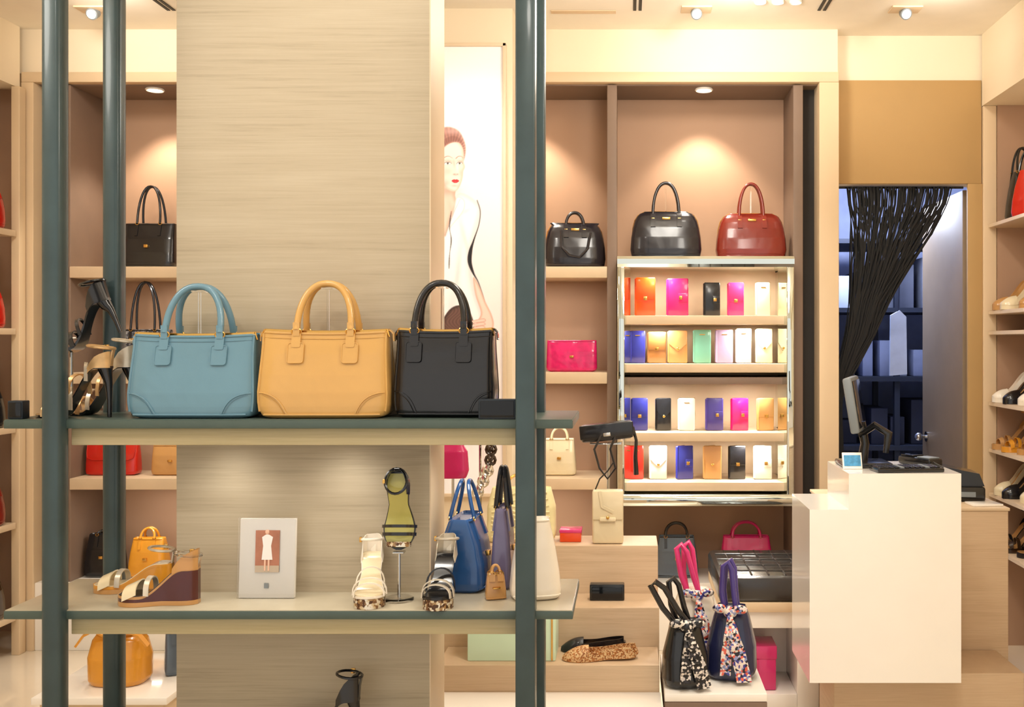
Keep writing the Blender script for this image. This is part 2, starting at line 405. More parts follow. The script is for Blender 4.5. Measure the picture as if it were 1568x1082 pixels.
def shoe(name, loc, rot, L=.2,H=.09,P=0,kind='stiletto',sole=None,upper=None,heelm=None,insole=None,straps=(),ankle=None,counter=0,pump=False,platm=None,ws=1.0,counterm=None):
    b=B(); sole=sole or L_['black']; upper=upper or sole; heelm=heelm or sole; insole=insole or L_['tan']; counterm=counterm or upper
    def c(s):
        t=min(1,max(0,(s-.16)/.52)); sm=t*t*(3-2*t)
        return H*(1-sm)+P+.006+.006*max(0,s-.75)*4*max(0,s-.75)*4*.3
    WP=[(0,.010),(.03,.019),(.1,.026),(.2,.028),(.42,.024),(.6,.034),(.72,.040),(.84,.037),(.92,.029),(.97,.018),(1,.006)]
    def w(s): return lerp_prof(WP,s)[0]*L/.24*1.1*ws
    S=[i/28 for i in range(29)]
    def slab(s_list,zt,zb,m,k=1):
        b.loft([[(s*L,-w(s)*k,zb(s)),(s*L,w(s)*k,zb(s)),(s*L,w(s)*k,zt(s)),(s*L,-w(s)*k,zt(s))] for s in s_list],m)
    slab(S,c,lambda s:c(s)-.006,sole)
    b.loft([[(s*L,-w(s)*.92,c(s)),(s*L,w(s)*.92,c(s)),(s*L,w(s)*.92,c(s)+.0022),(s*L,-w(s)*.92,c(s)+.0022)] for s in S[1:-1]],insole)
    if kind=='wedge':
        slab(S,lambda s:c(s)-.005,lambda s:.009,heelm,.98)
        slab(S,lambda s:.0105,lambda s:0,platm or heelm,1.03)
    else:
        if P>0: slab([.5+.5*i/14 for i in range(15)],lambda s:c(s)-.005,lambda s:max(0,(c(s)-P-.012)*.8),platm or sole)
        if kind=='stiletto' and H>.02:
            z=H+P
            b.tube([(.09*L,0,z+.002),(.07*L,0,z-.012),(.04*L,0,z*.7),(.03*L,0,z*.35),(.03*L,0,0)],[.021*L/.22,.017*L/.22,.009,.0055,.005],heelm,12)
        elif kind=='block':
            z=H+P
            b.loft([b.rr(.09*L,0,.02*q,.02*q,.006,zz) for zz,q in ((0,.9),(z*.5,.95),(z,1.15))],heelm)
    for st in straps:
        s,hh,wd=st[:3]; mm=st[3] if len(st)>3 else upper; sk=st[4] if len(st)>4 else 0
        ww=w(s); pts=[(s*L+sk*math.cos(a)*.5,-(ww+.002)*math.cos(a),c(s)-.003+(hh+.003)*math.sin(a)**.7) for a in [PI*i/12 for i in range(13)]]
        b.ribbon(pts,(1,0,-.45 if wd>.018 else .1),wd,.003,mm)
    if counter>0:
        pts=[]
        for sgn,seq in ((-1,[.3,.24,.18,.12,.06,.02]),(1,[.0,.02,.06,.12,.18,.24,.3])):
            for s in seq: pts.append((s,sgn))
        R=[]
        for s,sg in pts:
            hgt=counter*(1-.75*(s/.3)**1.5)
            R.append([(s*L,sg*w(s),c(s)-.004),(s*L,sg*(w(s)+.0015),c(s)-.004),(s*L,sg*(w(s)*.85+.0015),c(s)+hgt),(s*L,sg*w(s)*.85,c(s)+hgt)])
        b.loft(R,counterm)
    if ankle:
        az=c(0)+ankle; ax=.14*L
        b.tube([(ax-.03*math.cos(a),.026*math.sin(a),az+.004*math.cos(a)*-1) for a in [2*PI*i/20 for i in range(20)]],.0034,upper,6,True)
        b.ribbon([(.01*L,0,c(0)-.002),(-.005*L,0,c(0)+ankle*.5),(ax-.03,0,az)],(0,1,0),.012,.003,upper)
        b.box(ax-.004,ax+.006,-.031,-.025,az-.006,az+.006,M['gold'],.001)
    if pump:
        R=[]
        for i in range(11):
            s=.64+.355*i/10; hh=(.038*(1-((s-.64)/.37)**2.2)+.008)
            R.append([(s*L,-(w(s)+.001)*math.cos(a),c(s)-.004+hh*math.sin(a)) for a in [PI*j/12 for j in range(13)]])
        b.loft(R,upper)
        for sg in (-1,1):
            R=[]
            for i in range(19):
                s=.66*(i/18); hgt=.03+.012*(1-s/.66)**2
                R.append([(s*L,sg*w(s),c(s)-.004),(s*L,sg*(w(s)+.002),c(s)-.004),(s*L,sg*(w(s)*.9+.002),c(s)+hgt*.85),(s*L,sg*w(s)*.88,c(s)+hgt*.85)])
            b.loft(R,upper)
        b.tube([(0.003,y,c(0)+.012) for y in (-.012,0,.012)],.012,upper,8)
    return b.build(name,loc,rot)

# ------------------------------------------------------------------ ROOM SHELL (metres; y = distance from the shop window)
CZ=3.036
b=B(); b.box(-3.6,2.6,-1.2,7.3,-.06,0,M['floor']); b.build('floor',smooth=False)
b=B(); b.box(-3.6,2.6,-1.2,5.2,CZ,CZ+.08,M['ceil']); b.build('ceiling',smooth=False)
b=B(); b.box(-3.6,-3.42,-1.2,5.2,0,CZ,M['cream']); b.build('wall_left',smooth=False)
b=B(); b.box(-3.42,-2.952,-1.2,4.765,2.74,CZ,M['cream']); b.build('trim_bulkhead_left',smooth=False)
b=B(); b.box(2.2,2.4,-1.2,4.9,0,CZ,M['cream']); b.build('wall_right',smooth=False)
b=B(); b.box(1.77,2.2,-1.2,4.88,2.68,CZ,M['cream']); b.build('trim_bulkhead_right',smooth=False)
b=B(); b.lab='segment'
b.box(-3.42,1.034,5.1,5.2,0,CZ,M['brown'])
b.box(1.034,1.774,4.9,5.0,2.294,CZ,M['cream'])
b.box(1.774,2.2,4.9,5.0,0,CZ,M['cream'])
b.group('wall_back',smooth=False)
b=B(); b.box(-3.42,1.034,4.8,5.1,2.82,CZ,M['cream']); b.build('trim_bulkhead_back',smooth=False)
b=B(); b.box(1.04,1.77,4.885,4.9,2.294,2.81,M['brown2'],.003); b.build('trim_door_header')
b=B(); b.box(1.70,1.774,4.88,4.9,0,2.294,M['brown2'],.004); b.build('trim_door_jamb')
b=B(); b.box(1.774,1.84,4.87,4.9,0,2.68,M['frame'],.004); b.build('trim_corner_right')

# built-in back wall cabinet
b=B(); b.lab='frame'
b.box(-2.95,1.034,4.77,4.82,2.77,2.82,M['frame'],.004)
b.box(.938,1.034,4.77,5.1,0,2.77,M['frame'],.003)
b.box(-2.95,-2.89,4.77,5.1,0,2.77,M['frame'],.003)
b.lab='top'; b.box(-2.89,.938,4.82,5.1,2.765,2.81,M['upright'])
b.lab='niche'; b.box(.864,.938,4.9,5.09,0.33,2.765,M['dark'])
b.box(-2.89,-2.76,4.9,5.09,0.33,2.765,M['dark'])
b.lab='upright'
for x0,x1 in ((.816,.864),(-.096,-.048),(-1.0,-.952),(-1.87,-1.82),(-2.76,-2.725)):
    b.box(x0,x1,4.8,5.1,.33,2.765,M['upright'],.003)
b.lab='shelf'
for x0,x1 in ((-.952,-.096),(-1.82,-1.0),(-2.725,-1.87)):
    for z in (1.874,1.356,.838):
        b.box(x0,x1,4.79,5.1,z-.055,z,M['shelf'],.003)
b.lab='base'; b.box(-2.89,.938,4.78,5.1,0,.33,M['white'],.004)
b.lab='seam'
for x in (-2.0,-1.1,-.2,.4): b.box(x,x+.005,4.775,4.781,.04,.3,M['upright'])
b.group('built_in_cabinet')

# mirrored wallet display case
b=B(); x0,x1,y0,y1,z0,z1=-.045,.80,4.68,5.09,.722,1.915
b.lab='mirror_frame'
b.box(x0,x1,y0,y1,z1-.05,z1,M['mirror'],.004)
b.box(x0,x1,y0,y1,z0,z0+.05,M['mirror'],.004)
b.box(x0,x0+.035,y0,y1,z0+.05,z1-.05,M['mirror'],.004)
b.box(x1-.035,x1,y0,y1,z0+.05,z1-.05,M['mirror'],.004)
for (a0,a1,c0,c1) in ((x0,x1,z1-.052,z1),(x0,x1,z0,z0+.055)):
    cz=(c0+c1)/2
    b.loft([[(a0,y0,c0),(a0,y0-.012,cz-.012),(a0,y0-.012,cz+.012),(a0,y0,c1)],[(a1,y0,c0),(a1,y0-.012,cz-.012),(a1,y0-.012,cz+.012),(a1,y0,c1)]],M['mirror'])
for T in (0,1):
    xx=x0+.035 if T==0 else x1-.035; sg=1 if T==0 else -1
    b.loft([[(xx,y0+.002,z0+.05),(xx+sg*.028,y0+.10,z0+.05),(xx,y0+.10,z0+.05)],[(xx,y0+.002,z1-.05),(xx+sg*.028,y0+.10,z1-.05),(xx,y0+.10,z1-.05)]],M['mirror'])
b.lab='back'; b.box(x0+.035,x1-.035,y1-.05,y1-.02,z0+.05,z1-.05,M['shelf'])
b.lab='shelf'
for z in (1.632,1.40,1.069,.83):
    b.box(x0+.036,x1-.036,y0+.03,y1-.05,z-.042,z,M['shelf'],.003)
b.box(x0+.036,x1-.036,y0+.05,y1-.05,1.30,1.335,M['upright'],.003)
b.group('mirrored_display_case')

rows=[(1.632,[(989,.098,.19,'orange',0),(1039,.105,.185,'magenta',1),(1092,.08,.165,'black',1),(1129,.078,.165,'pink',0),(1171,.07,.165,'cream',2)]),
      (1.40,[(977,.075,.16,'royal',2),(1007,.09,.155,'bronze',0),(1039,.095,.16,'tan',3),(1077,.085,.165,'teal',2),(1111,.085,.165,'lavender',2),(1141,.075,.17,'lilac',2),(1173,.08,.17,'cream',3)]),
      (1.069,[(980,.08,.16,'royal',0),(1017,.075,.16,'black',3),(1053,.08,.16,'white',2),(1096,.085,.16,'violet',1),(1135,.085,.16,'pink',1),(1175,.082,.16,'tan',0)]),
      (.83,[(975,.07,.165,'brightred',2),(1009,.085,.165,'white',3),(1050,.083,.165,'royal',1),(1093,.088,.165,'tan',3),(1131,.082,.165,'black',0),(1171,.088,.165,'white',1)])]
for z,items in rows:
    for k,(px,w,h,c,kd) in enumerate(items):
        m=M['patentpink'] if c=='pink' and z<1.2 else L_[c]
        wallet(((px-960)*.00318,4.82,z+.001),w,h,m,kd,random.uniform(-.12,.18))

# handbags in the back cabinet
bowler('dome_handbag',(.195,4.88,1.916),0,.355,.235,.15,L_['charcoal'],.145,.13)
bowler('dome_handbag',(.618,4.88,1.916),0,.35,.225,.15,L_['red'],.15,.12)
bowler('top_handle_handbag',(-.262,4.93,1.875),.1,.31,.225,.16,L_['charcoal'],.055,.09,stand=False,dome=.8)
b=B(); b.tube([(-.07,-.085,.18),(-.066,-.105,.1),(-.03,-.11,.06),(.02,-.11,.05),(.06,-.107,.09),(.075,-.09,.17)],.006,L_['charcoal'],8)
b.build('handbag_strap',(-.262,4.93,1.875),(0,0,.1))
tote('black_tote_bag',(-2.40,4.95,1.875),0,.27,.225,.12,L_['black'],.19,.115)
tote('black_tote_bag',(-2.43,4.95,1.357),0,.28,.21,.12,L_['black'],.24,.12,bodym=M['weave'])
tote('pink_clutch_bag',(-.275,4.93,1.357),0,.255,.155,.07,M['patentpink'],0,0,handles=False,top=.97)
tote('cream_handbag',(-.337,4.93,.839),0,.17,.18,.1,L_['cream'],.055,.08,top=.85)
tote('red_clutch_bag',(-2.58,4.93,.839),0,.26,.16,.08,L_['brightred'],0,0,handles=False,top=.97,flap=True)
tote('tan_clutch_bag',(-2.28,4.93,.839),0,.2,.15,.08,L_['tan'],0,0,handles=False,top=.97)
tote('black_handbag',(-2.62,4.93,.331),0,.19,.21,.1,L_['black'],.02,.06,top=.8)
tote('ochre_handbag',(-2.4,4.93,.331),0,.19,.19,.1,L_['ochre'],.05,.07,top=.8)
tote('black_white_handbag',(.25,4.93,.331),0,.22,.2,.11,L_['black'],.065,.11,top=.8,bodym=L_['slate'])
tote('magenta_handbag',(.60,4.93,.331),0,.27,.2,.12,L_['magenta'],.07,.14,top=.85)

# ------------------------------------------------------------------ poster pillar
b=B(); b.box(-1.2,-.525,4.5,4.765,0,CZ,M['cream']); b.build('wall_pillar',smooth=False)
def smooth2(poly,k=4,closed=True):
    n=len(poly); out=[]
    rng=range(n) if closed else range(n-1)
    for i in rng:
        g=lambda j: poly[j%n] if closed else poly[max(0,min(n-1,j))]
        p0,p1,p2,p3=[Vector(g(i+q)) for q in (-1,0,1,2)]
        for t in [q/k for q in range(k)]:
            v=.5*((2*p1)+(-p0+p2)*t+(2*p0-5*p1+4*p2-p3)*t*t+(-p0+3*p1-3*p2+p3)*t**3); out.append(tuple(v))
    if not closed: out.append(tuple(poly[-1]))
    return out
# the printed portrait: a fine grid coloured per vertex (soft photographic print)
GX0,GX1,GZ0,GZ1,ST=-1.135,-.565,.815,2.85,.0026
nx=int((GX1-GX0)/ST)+1; nz_=int((GZ1-GZ0)/ST)+1
gx=np.linspace(GX0,GX1,nx); gz=np.linspace(GZ0,GZ1,nz_)
X,Z=np.meshgrid(gx,gz); X=X.ravel(); Z=Z.ravel()
def C(h): return np.array(lin(h)[:3])
img=np.ones((X.size,3))*C('#f5e9e4')
img+= (C('#fbf5f2')-img)*np.clip((Z-1.6)/1.2,0,1)[:,None]
def sd_poly(poly):
    P=np.array(poly); n=len(P); d=np.full(X.size,1e9); ins=np.zeros(X.size,bool)
    m=(X>P[:,0].min()-.06)&(X<P[:,0].max()+.06)&(Z>P[:,1].min()-.06)&(Z<P[:,1].max()+.06)
    x=X[m]; z=Z[m]; dd=np.full(x.size,1e9); ii=np.zeros(x.size,bool)
    for i in range(n):
        a=P[i]; c=P[(i+1)%n]; e=c-a; L2=max(e@e,1e-12)
        t=np.clip(((x-a[0])*e[0]+(z-a[1])*e[1])/L2,0,1)
        dd=np.minimum(dd,np.hypot(x-a[0]-t*e[0],z-a[1]-t*e[1]))
        cnd=((a[1]>z)!=(c[1]>z))
        den=(c[1]-a[1]) if abs(c[1]-a[1])>1e-12 else 1e-12
        ii^=cnd&(x<(c[0]-a[0])*(z-a[1])/den+a[0])
    d[m]=dd; ins[m]=ii
    return np.where(ins,d,-d)
def ss(t): t=np.clip(t,0,1); return t*t*(3-2*t)
def layer(poly,main,edge=None,ew=.02,soft=.003,alpha=1,tex=None):
    global img
    s=sd_poly(smooth2(poly,5)); mk=ss((s+soft)/(2*soft))*alpha
    col=np.ones((X.size,3))*C(main)
    if edge is not None: col+= (C(edge)-col)*(1-ss(s/ew))[:,None]
    if tex is not None: col*=tex[:,None]
    img=img+(col-img)*mk[:,None]
def blob(cx,cz,rx,rz,colr,a,ang=0,mask=None):
    global img
    ca,sa=math.cos(ang),math.sin(ang); u=((X-cx)*ca+(Z-cz)*sa)/rx; v=(-(X-cx)*sa+(Z-cz)*ca)/rz
    m=np.exp(-(u*u+v*v))*a
    if mask is not None: m=m*mask
    img=img+(C(colr)-img)*m[:,None]
def stroke(pts,w,colr,a=1,soft=.0018):
    global img
    P=np.array(smooth2(pts,6,False)); n=len(P); best=np.full(X.size,1e9)
    m=(X>P[:,0].min()-.04)&(X<P[:,0].max()+.04)&(Z>P[:,1].min()-.04)&(Z<P[:,1].max()+.04)
    x=X[m]; z=Z[m]; bb=np.full(x.size,1e9)
    for i in range(n-1):
        a_=P[i]; e=P[i+1]-a_; L2=max(e@e,1e-12)
        t=np.clip(((x-a_[0])*e[0]+(z-a_[1])*e[1])/L2,0,1)
        ww=(w((i+.5)/(n-1)) if callable(w) else w)/2
        bb=np.minimum(bb,np.hypot(x-a_[0]-t*e[0],z-a_[1]-t*e[1])-ww)
    best[m]=bb
    mk=ss((soft-best)/(2*soft))*a
    img=img+(C(colr)-img)*mk[:,None]
# shirt, arms
layer([(-.98,.82),(-.66,.82),(-.69,1.3),(-.67,1.5),(-.655,1.62),(-.695,1.75),(-.712,1.88),(-.69,2.0),(-.665,2.09),(-.68,2.14),(-.76,2.185),(-.82,2.13),(-.90,2.17),(-1.02,2.12),(-1.06,1.8),(-1.04,1.4)],'#fdfaf9','#e9dcda',.035,.004)
for cx,cz,rx,rz,a,an in ((-.74,1.98,.012,.10,.5,.25),(-.77,1.82,.014,.14,.5,-.1),(-.72,1.62,.012,.09,.45,.3),(-.80,1.66,.02,.10,.35,0),(-.76,1.40,.02,.16,.4,.1),(-.71,1.2,.015,.2,.35,0),(-.82,1.15,.02,.25,.35,0),(-.735,2.10,.03,.012,.4,.5)):
    blob(cx,cz,rx,rz,'#d8c6c4',a,an)
# hair behind the face
ang=np.arctan2(Z-2.36,X+.80); rad=np.hypot(X+.80,Z-2.36)
strand=1+.20*np.sin(ang*38+rad*70+3*np.sin(rad*30))+.12*np.sin(ang*91+rad*40)
layer([(-.905,2.10),(-.915,2.3),(-.904,2.40),(-.872,2.462),(-.818,2.486),(-.765,2.466),(-.737,2.412),(-.735,2.36),(-.752,2.32),(-.80,2.3),(-.855,2.24),(-.86,2.12)],'#a06a5c','#b98a7c',.018,.004,1,strand)
blob(-.80,2.465,.045,.014,'#d8aca0',.5,0,ss((rad-.07)/.03))
# neck
layer([(-.870,2.26),(-.785,2.24),(-.782,2.17),(-.772,2.13),(-.80,2.07),(-.828,1.985),(-.862,2.08),(-.89,2.16)],'#f0cdbb','#dfae98',.022,.003)
blob(-.815,2.195,.045,.022,'#cc957e',.65); blob(-.80,2.10,.01,.05,'#e2b4a0',.4,.2)
# face
face=[(-.845,2.385),(-.812,2.418),(-.775,2.420),(-.750,2.396),(-.7425,2.36),(-.743,2.325),(-.7375,2.303),(-.745,2.283),(-.747,2.262),(-.753,2.235),(-.768,2.203),(-.79,2.190),(-.825,2.206),(-.852,2.245),(-.864,2.30),(-.861,2.35)]
layer(face,'#f9dfd2','#edc2ae',.016,.0022)
fm=ss((sd_poly(smooth2(face,5))+.001)/.004)
blob(-.850,2.27,.020,.055,'#d39b86',.6,0,fm); blob(-.83,2.225,.025,.015,'#d8a08a',.5,.5,fm)
blob(-.815,2.283,.022,.018,'#f0b4a2',.45,0,fm); blob(-.758,2.278,.010,.018,'#efb09e',.4,0,fm)
blob(-.814,2.327,.022,.011,'#d6a28e',.6,0,fm); blob(-.760,2.327,.014,.010,'#d6a28e',.6,0,fm)
blob(-.787,2.318,.006,.022,'#e2b09c',.55,.1,fm); blob(-.772,2.30,.004,.02,'#fff0e8',.7,.1,fm)
blob(-.781,2.268,.012,.005,'#c98c78',.6,0,fm); blob(-.787,2.2695,.0028,.002,'#7c4438',.8,0,fm); blob(-.771,2.2695,.0024,.002,'#7c4438',.8,0,fm)
blob(-.785,2.217,.014,.005,'#d7a08c',.5,0,fm); blob(-.782,2.203,.010,.006,'#fff0e8',.4,0,fm)
for x,k in ((-.762,.72),(-.816,1.)):
    layer([(x-.017*k,2.3175),(x-.005,2.3235),(x+.006,2.3235),(x+.015*k,2.318),(x+.003,2.3135),(x-.009*k,2.3135)],'#f4ece8',None,.01,.0012)
    layer([(x-.0052,2.3195),(x,2.3240),(x+.0052,2.3195),(x,2.3135)],'#54463e',None,.01,.001)
    stroke([(x-.019*k,2.3172),(x-.006,2.3245),(x+.007,2.3245),(x+.018*k,2.3185)],lambda t:.0022,'#4a342c',.95,.001)
    stroke([(x-.014*k,2.3135),(x,2.3118),(x+.013*k,2.3145)],.0008,'#a87868',.6,.001)
    stroke([(x-.022*k,2.3285),(x-.004,2.3335),(x+.016*k,2.3285)],.001,'#c0907e',.5,.0015)
    stroke([(x-.023*k,2.3415),(x-.006,2.3505),(x+.008,2.3505),(x+.021*k,2.343)],lambda t:.0046*(1-.55*t),'#9a6a58',.8,.0018)
layer([(-.799,2.2395),(-.787,2.2465),(-.781,2.2445),(-.775,2.2465),(-.764,2.2395),(-.774,2.2305),(-.787,2.2295)],'#cc2a30','#b01c24',.004,.0012)
stroke([(-.797,2.2395),(-.781,2.2388),(-.766,2.2395)],.0008,'#7a1016',.8,.0009)
blob(-.781,2.2335,.006,.002,'#e87a78',.6)
# front hair falling along the temple
layer([(-.875,2.13),(-.885,2.28),(-.878,2.38),(-.84,2.43),(-.79,2.45),(-.752,2.43),(-.744,2.385),(-.762,2.412),(-.80,2.412),(-.838,2.385),(-.858,2.33),(-.864,2.25),(-.86,2.15)],'#8e5a4c','#a87466',.01,.003,1,strand)
# collar, trim and the black piping of the blouse
layer([(-.775,2.165),(-.79,2.10),(-.828,1.985),(-.80,2.03),(-.745,2.10),(-.74,2.15)],'#fbf6f5','#e4d4d0',.008,.002)
layer([(-.905,2.14),(-.88,2.15),(-.855,2.06),(-.832,1.985),(-.87,2.0)],'#fbf6f5','#e4d4d0',.008,.002)
stroke([(-.682,2.15),(-.668,2.10),(-.674,2.04),(-.697,1.97),(-.712,1.92),(-.716,1.87),(-.700,1.82),(-.678,1.78),(-.66,1.73),(-.645,1.68)],lambda t:.004+.016*math.exp(-((t-.52)/.15)**2),'#1f1c20',1,.002)
stroke([(-.80,2.10),(-.808,2.03),(-.80,1.97),(-.808,1.9),(-.81,1.84)],lambda t:.003+.003*math.sin(t*9)**2,'#2a2529',.9)
stroke([(-.76,2.155),(-.79,2.09),(-.830,1.985)],.0015,'#5a4c4c',.7)
stroke([(-.830,1.985),(-.835,1.7),(-.83,1.4)],.002,'#cdbcba',.7)
# forearm, hand and clutch
layer([(-.70,1.80),(-.672,1.76),(-.645,1.69),(-.618,1.635),(-.606,1.59),(-.615,1.56),(-.65,1.545),(-.69,1.56),(-.68,1.6),(-.665,1.64),(-.69,1.72)],'#f6d6c6','#deac96',.012,.0025)
layer([(-.80,1.66),(-.745,1.67),(-.705,1.62),(-.70,1.56),(-.76,1.53),(-.83,1.54),(-.84,1.6)],'#6a4a40','#3c2822',.02,.003,1,1+.2*np.sin(X*400+8*np.sin(Z*60)))
for q in range(4): layer([(-.650-.003*q,1.612-.016*q),(-.690,1.606-.016*q),(-.715+.004*q,1.598-.016*q),(-.712,1.588-.016*q),(-.685,1.592-.016*q),(-.645,1.598-.016*q)],'#f4d2c2','#d8a490',.006,.0015)
img=np.clip(img,0,1)
faces=[]
idx=np.arange(nx*nz_).reshape(nz_,nx)
q=np.stack([idx[:-1,:-1].ravel(),idx[:-1,1:].ravel(),idx[1:,1:].ravel(),idx[1:,:-1].ravel()],1)
me=bpy.data.meshes.new('portrait_print')
me.vertices.add(nx*nz_); co_=np.zeros((nx*nz_,3)); co_[:,0]=X; co_[:,1]=4.4675; co_[:,2]=Z; me.vertices.foreach_set('co',co_.ravel())
nf=len(q); me.loops.add(nf*4); me.loops.foreach_set('vertex_index',q.ravel().astype(np.int32))
me.polygons.add(nf); me.polygons.foreach_set('loop_start',(np.arange(nf)*4).astype(np.int32))
me.update(calc_edges=True); me.validate()
at=me.color_attributes.new('print','FLOAT_COLOR','POINT')
rgba=np.ones((nx*nz_,4)); rgba[:,:3]=img; at.data.foreach_set('color',rgba.ravel().astype(np.float32))
pm,N,Lk,p=newmat('portrait_print_paper'); an=N.new('ShaderNodeAttribute'); an.attribute_name='print'
Lk.new(an.outputs['Color'],p.inputs['Base Color']); Lk.new(an.outputs['Color'],p.inputs['Emission Color']); p.inputs['Emission Strength'].default_value=.14; p.inputs['Roughness'].default_value=.35  # print emits a little of its own colour, added to brighten it
me.materials.append(pm)
pe=bpy.data.objects.new('framed_fashion_poster',None); scene.collection.objects.link(pe)
po=bpy.data.objects.new('print',me); scene.collection.objects.link(po); po.parent=pe
b=B(); b.box(-1.15,-.55,4.47,4.497,.80,2.865,M['edge'],.004)
for (a0,a1,c0,c1) in ((-1.15,-1.135,.80,2.865),(-.565,-.55,.80,2.865),(-1.15,-.55,.80,.815),(-1.15,-.55,2.85,2.865)): b.box(a0,a1,4.455,4.472,c0,c1,M['edge'],.002)
b.build('frame',parent=pe)

# ------------------------------------------------------------------ FRONT DISPLAY SHELVING UNIT
b=B(); b.lab='post'
for x in (-1.3125,-.231):
    for y in (2.25,2.51):
        b.box(x-.0225,x+.0225,y-.0225,y+.0225,0,CZ,M['steel'],.012 if x<-1 else .004)
for z,top in ((1.324,M['shelftop']),(.885,M['shelftop2']),(.55,M['shelftop2'])):
    b.lab='shelf'; b.box(-1.435,-.124,2.255,2.56,z-.021,z-.002,M['shelftop'],.002)
    b.lab='shelf_surface'; b.box(-1.433,-.126,2.257,2.558,z-.003,z,top,.001)
    b.lab='apron'; b.box(-1.29,-.2535,2.275,2.293,z-.061,z-.021,M['apron'],.002)
    b.box(-1.29,-.2535,2.50,2.52,z-.061,z-.021,M['apron'],.002)
b.lab='back_panel'; b.box(-1.112,-.487,2.42,2.60,0,CZ,M['panel'])
b.lab='panel_edge'; b.box(-.487,-.484,2.42,2.60,0,CZ,M['edge'])  # thin cream sheet: the lit look of this side is put in its colour
for x in (-.97,-.68):
    b.lab='puck_light'; b.lathe([(.03,0),(.034,-.004),(.034,-.010),(.024,-.010)],M['chrome'],(x,2.36,1.303),20)
    b.lathe([(.022,0),(.022,-.0095)],M['lamp'],(x,2.36,1.303),16)
b.group('display_shelving_unit')

SZ=1.3245
satchel('leather_satchel',(-1.018,2.335,SZ),0,.298,.195,.122,L_['blue'],.115,.130)
satchel('leather_satchel',(-.711,2.335,SZ),.02,.305,.202,.122,L_['mustard'],.115,.126,hx=0)
satchel('leather_satchel',(-.432,2.358,SZ),-.03,.238,.205,.108,L_['black'],.115,.118,hx=-.012)
b=B(); b.box(-.342,-.256,2.258,2.286,SZ,SZ+.046,M['navybox'],.002); b.box(-.338,-.26,2.2575,2.26,SZ+.004,SZ+.042,M['screen'],.001); b.build('price_sign_block')
b=B(); b.box(-1.43,-1.395,2.262,2.29,SZ,SZ+.042,M['navybox'],.002); b.box(-1.427,-1.398,2.2605,2.263,SZ+.004,SZ+.038,M['screen'],.001); b.build('price_sign_block')

GOLDM=mat('gold_metallic_leather','#d0aa78',.32,metal=.45,var=.2,vscale=30,soft=.3)
SILV=mat('silver_metallic_leather','#d4c8b4',.3,metal=.45,var=.15,vscale=30,soft=.3)
shoe('strappy_heel_sandal',(-1.222,2.325,SZ),(0,0,math.radians(182)),.175,.115,.0,'stiletto',L_['black'],GOLDM,L_['black'],GOLDM,
     straps=[(.82,.028,.010),(.74,.034,.010,SILV),(.66,.04,.010),(.56,.05,.010,SILV,.03),(.44,.045,.010,GOLDM,-.03),(.34,.04,.008,SILV,.02)],ankle=.045,counter=.035)
shoe('strappy_heel_sandal',(-1.200,2.395,SZ),(0,0,math.radians(178)),.18,.115,.0,'stiletto',L_['black'],SILV,L_['black'],GOLDM,
     straps=[(.82,.03,.012),(.7,.038,.010,GOLDM),(.58,.045,.010),(.46,.045,.008,GOLDM)],ankle=.06,counter=.05)
b=B(); b.lathe([(.02,0),(.02,.005),(.016,.007)],M['glass'],(0,0,0)); b.tube([(0,0,.006),(0,0,.188)],.004,M['chrome'],8); b.tube([(-.04,0,.188),(.03,0,.188)],.003,M['chrome'],8)
b.build('shoe_riser',(-1.395,2.462,SZ))
shoe('black_heel_sandal',(-1.262,2.452,SZ+.205),(0,math.radians(22),math.radians(180)),.18,.085,.0,'stiletto',L_['black'],L_['black'],L_['black'],L_['black'],
     straps=[(.8,.03,.012),(.64,.038,.012),(.5,.04,.008)],ankle=.05,counter=.05,ws=.9)

# lower shelf
SL=.8855
shoe('wedge_sandal',(-1.012,2.32,SL),(0,0,math.radians(184)),.185,.062,.018,'wedge',L_['tan'],M['glass'],L_['burgundy'],L_['darkbrown'],
     straps=[(.80,.026,.034,L_['cream']),(.60,.036,.012,SILV)],ankle=.03,counter=.042,platm=L_['tan'],counterm=L_['tan'])
shoe('gold_slide_sandal',(-1.13,2.44,SL),(0,0,math.radians(184)),.19,.05,.012,'wedge',L_['ochre'],SILV,L_['ochre'],L_['cream'],
     straps=[(.80,.026,.03,L_['cream']),(.64,.034,.012,SILV)],ankle=.035,platm=L_['tan'])
b=B()
b.box(-.0675,.0675,-.006,.006,0,.19,M['white'],.002)
b.box(-.0705,.0705,-.008,-.0062,-.0,.193,M['glass'])
b.box(-.028,.030,-.0095,-.0078,.062,.162,mat('card_photo_terracotta','#a8705a',.5,var=.15,vscale=30))
b.box(-.028,.030,-.0097,-.0078,.062,.078,mat('card_photo_ground','#b9a894',.5))
dr=mat('card_photo_dress','#eae6e4',.6,var=.02)
b.prism([(-.012,.092),(.014,.092),(.010,.125),(.014,.146),(.004,.152),(-.003,.152),(-.012,.146),(-.009,.125)],-.0105,-.0085,dr)
b.ell((0,-.0098,.158),.005,.001,.006,M['skinp'],10)
b.prism([(-.006,.066),(-.002,.066),(-.002,.092),(-.006,.092)],-.0105,-.0085,M['skinp']); b.prism([(.003,.066),(.007,.066),(.007,.092),(.003,.092)],-.0105,-.0085,M['skinp'])
b.box(-.005,.005,-.0095,-.0075,.024,.036,M['greypl'])
b.box(-.03,.03,.004,.025,0,.004,M['glass'])
b.build('framed_lookbook_card',(-.868,2.365,SL),(math.radians(-4),0,0))

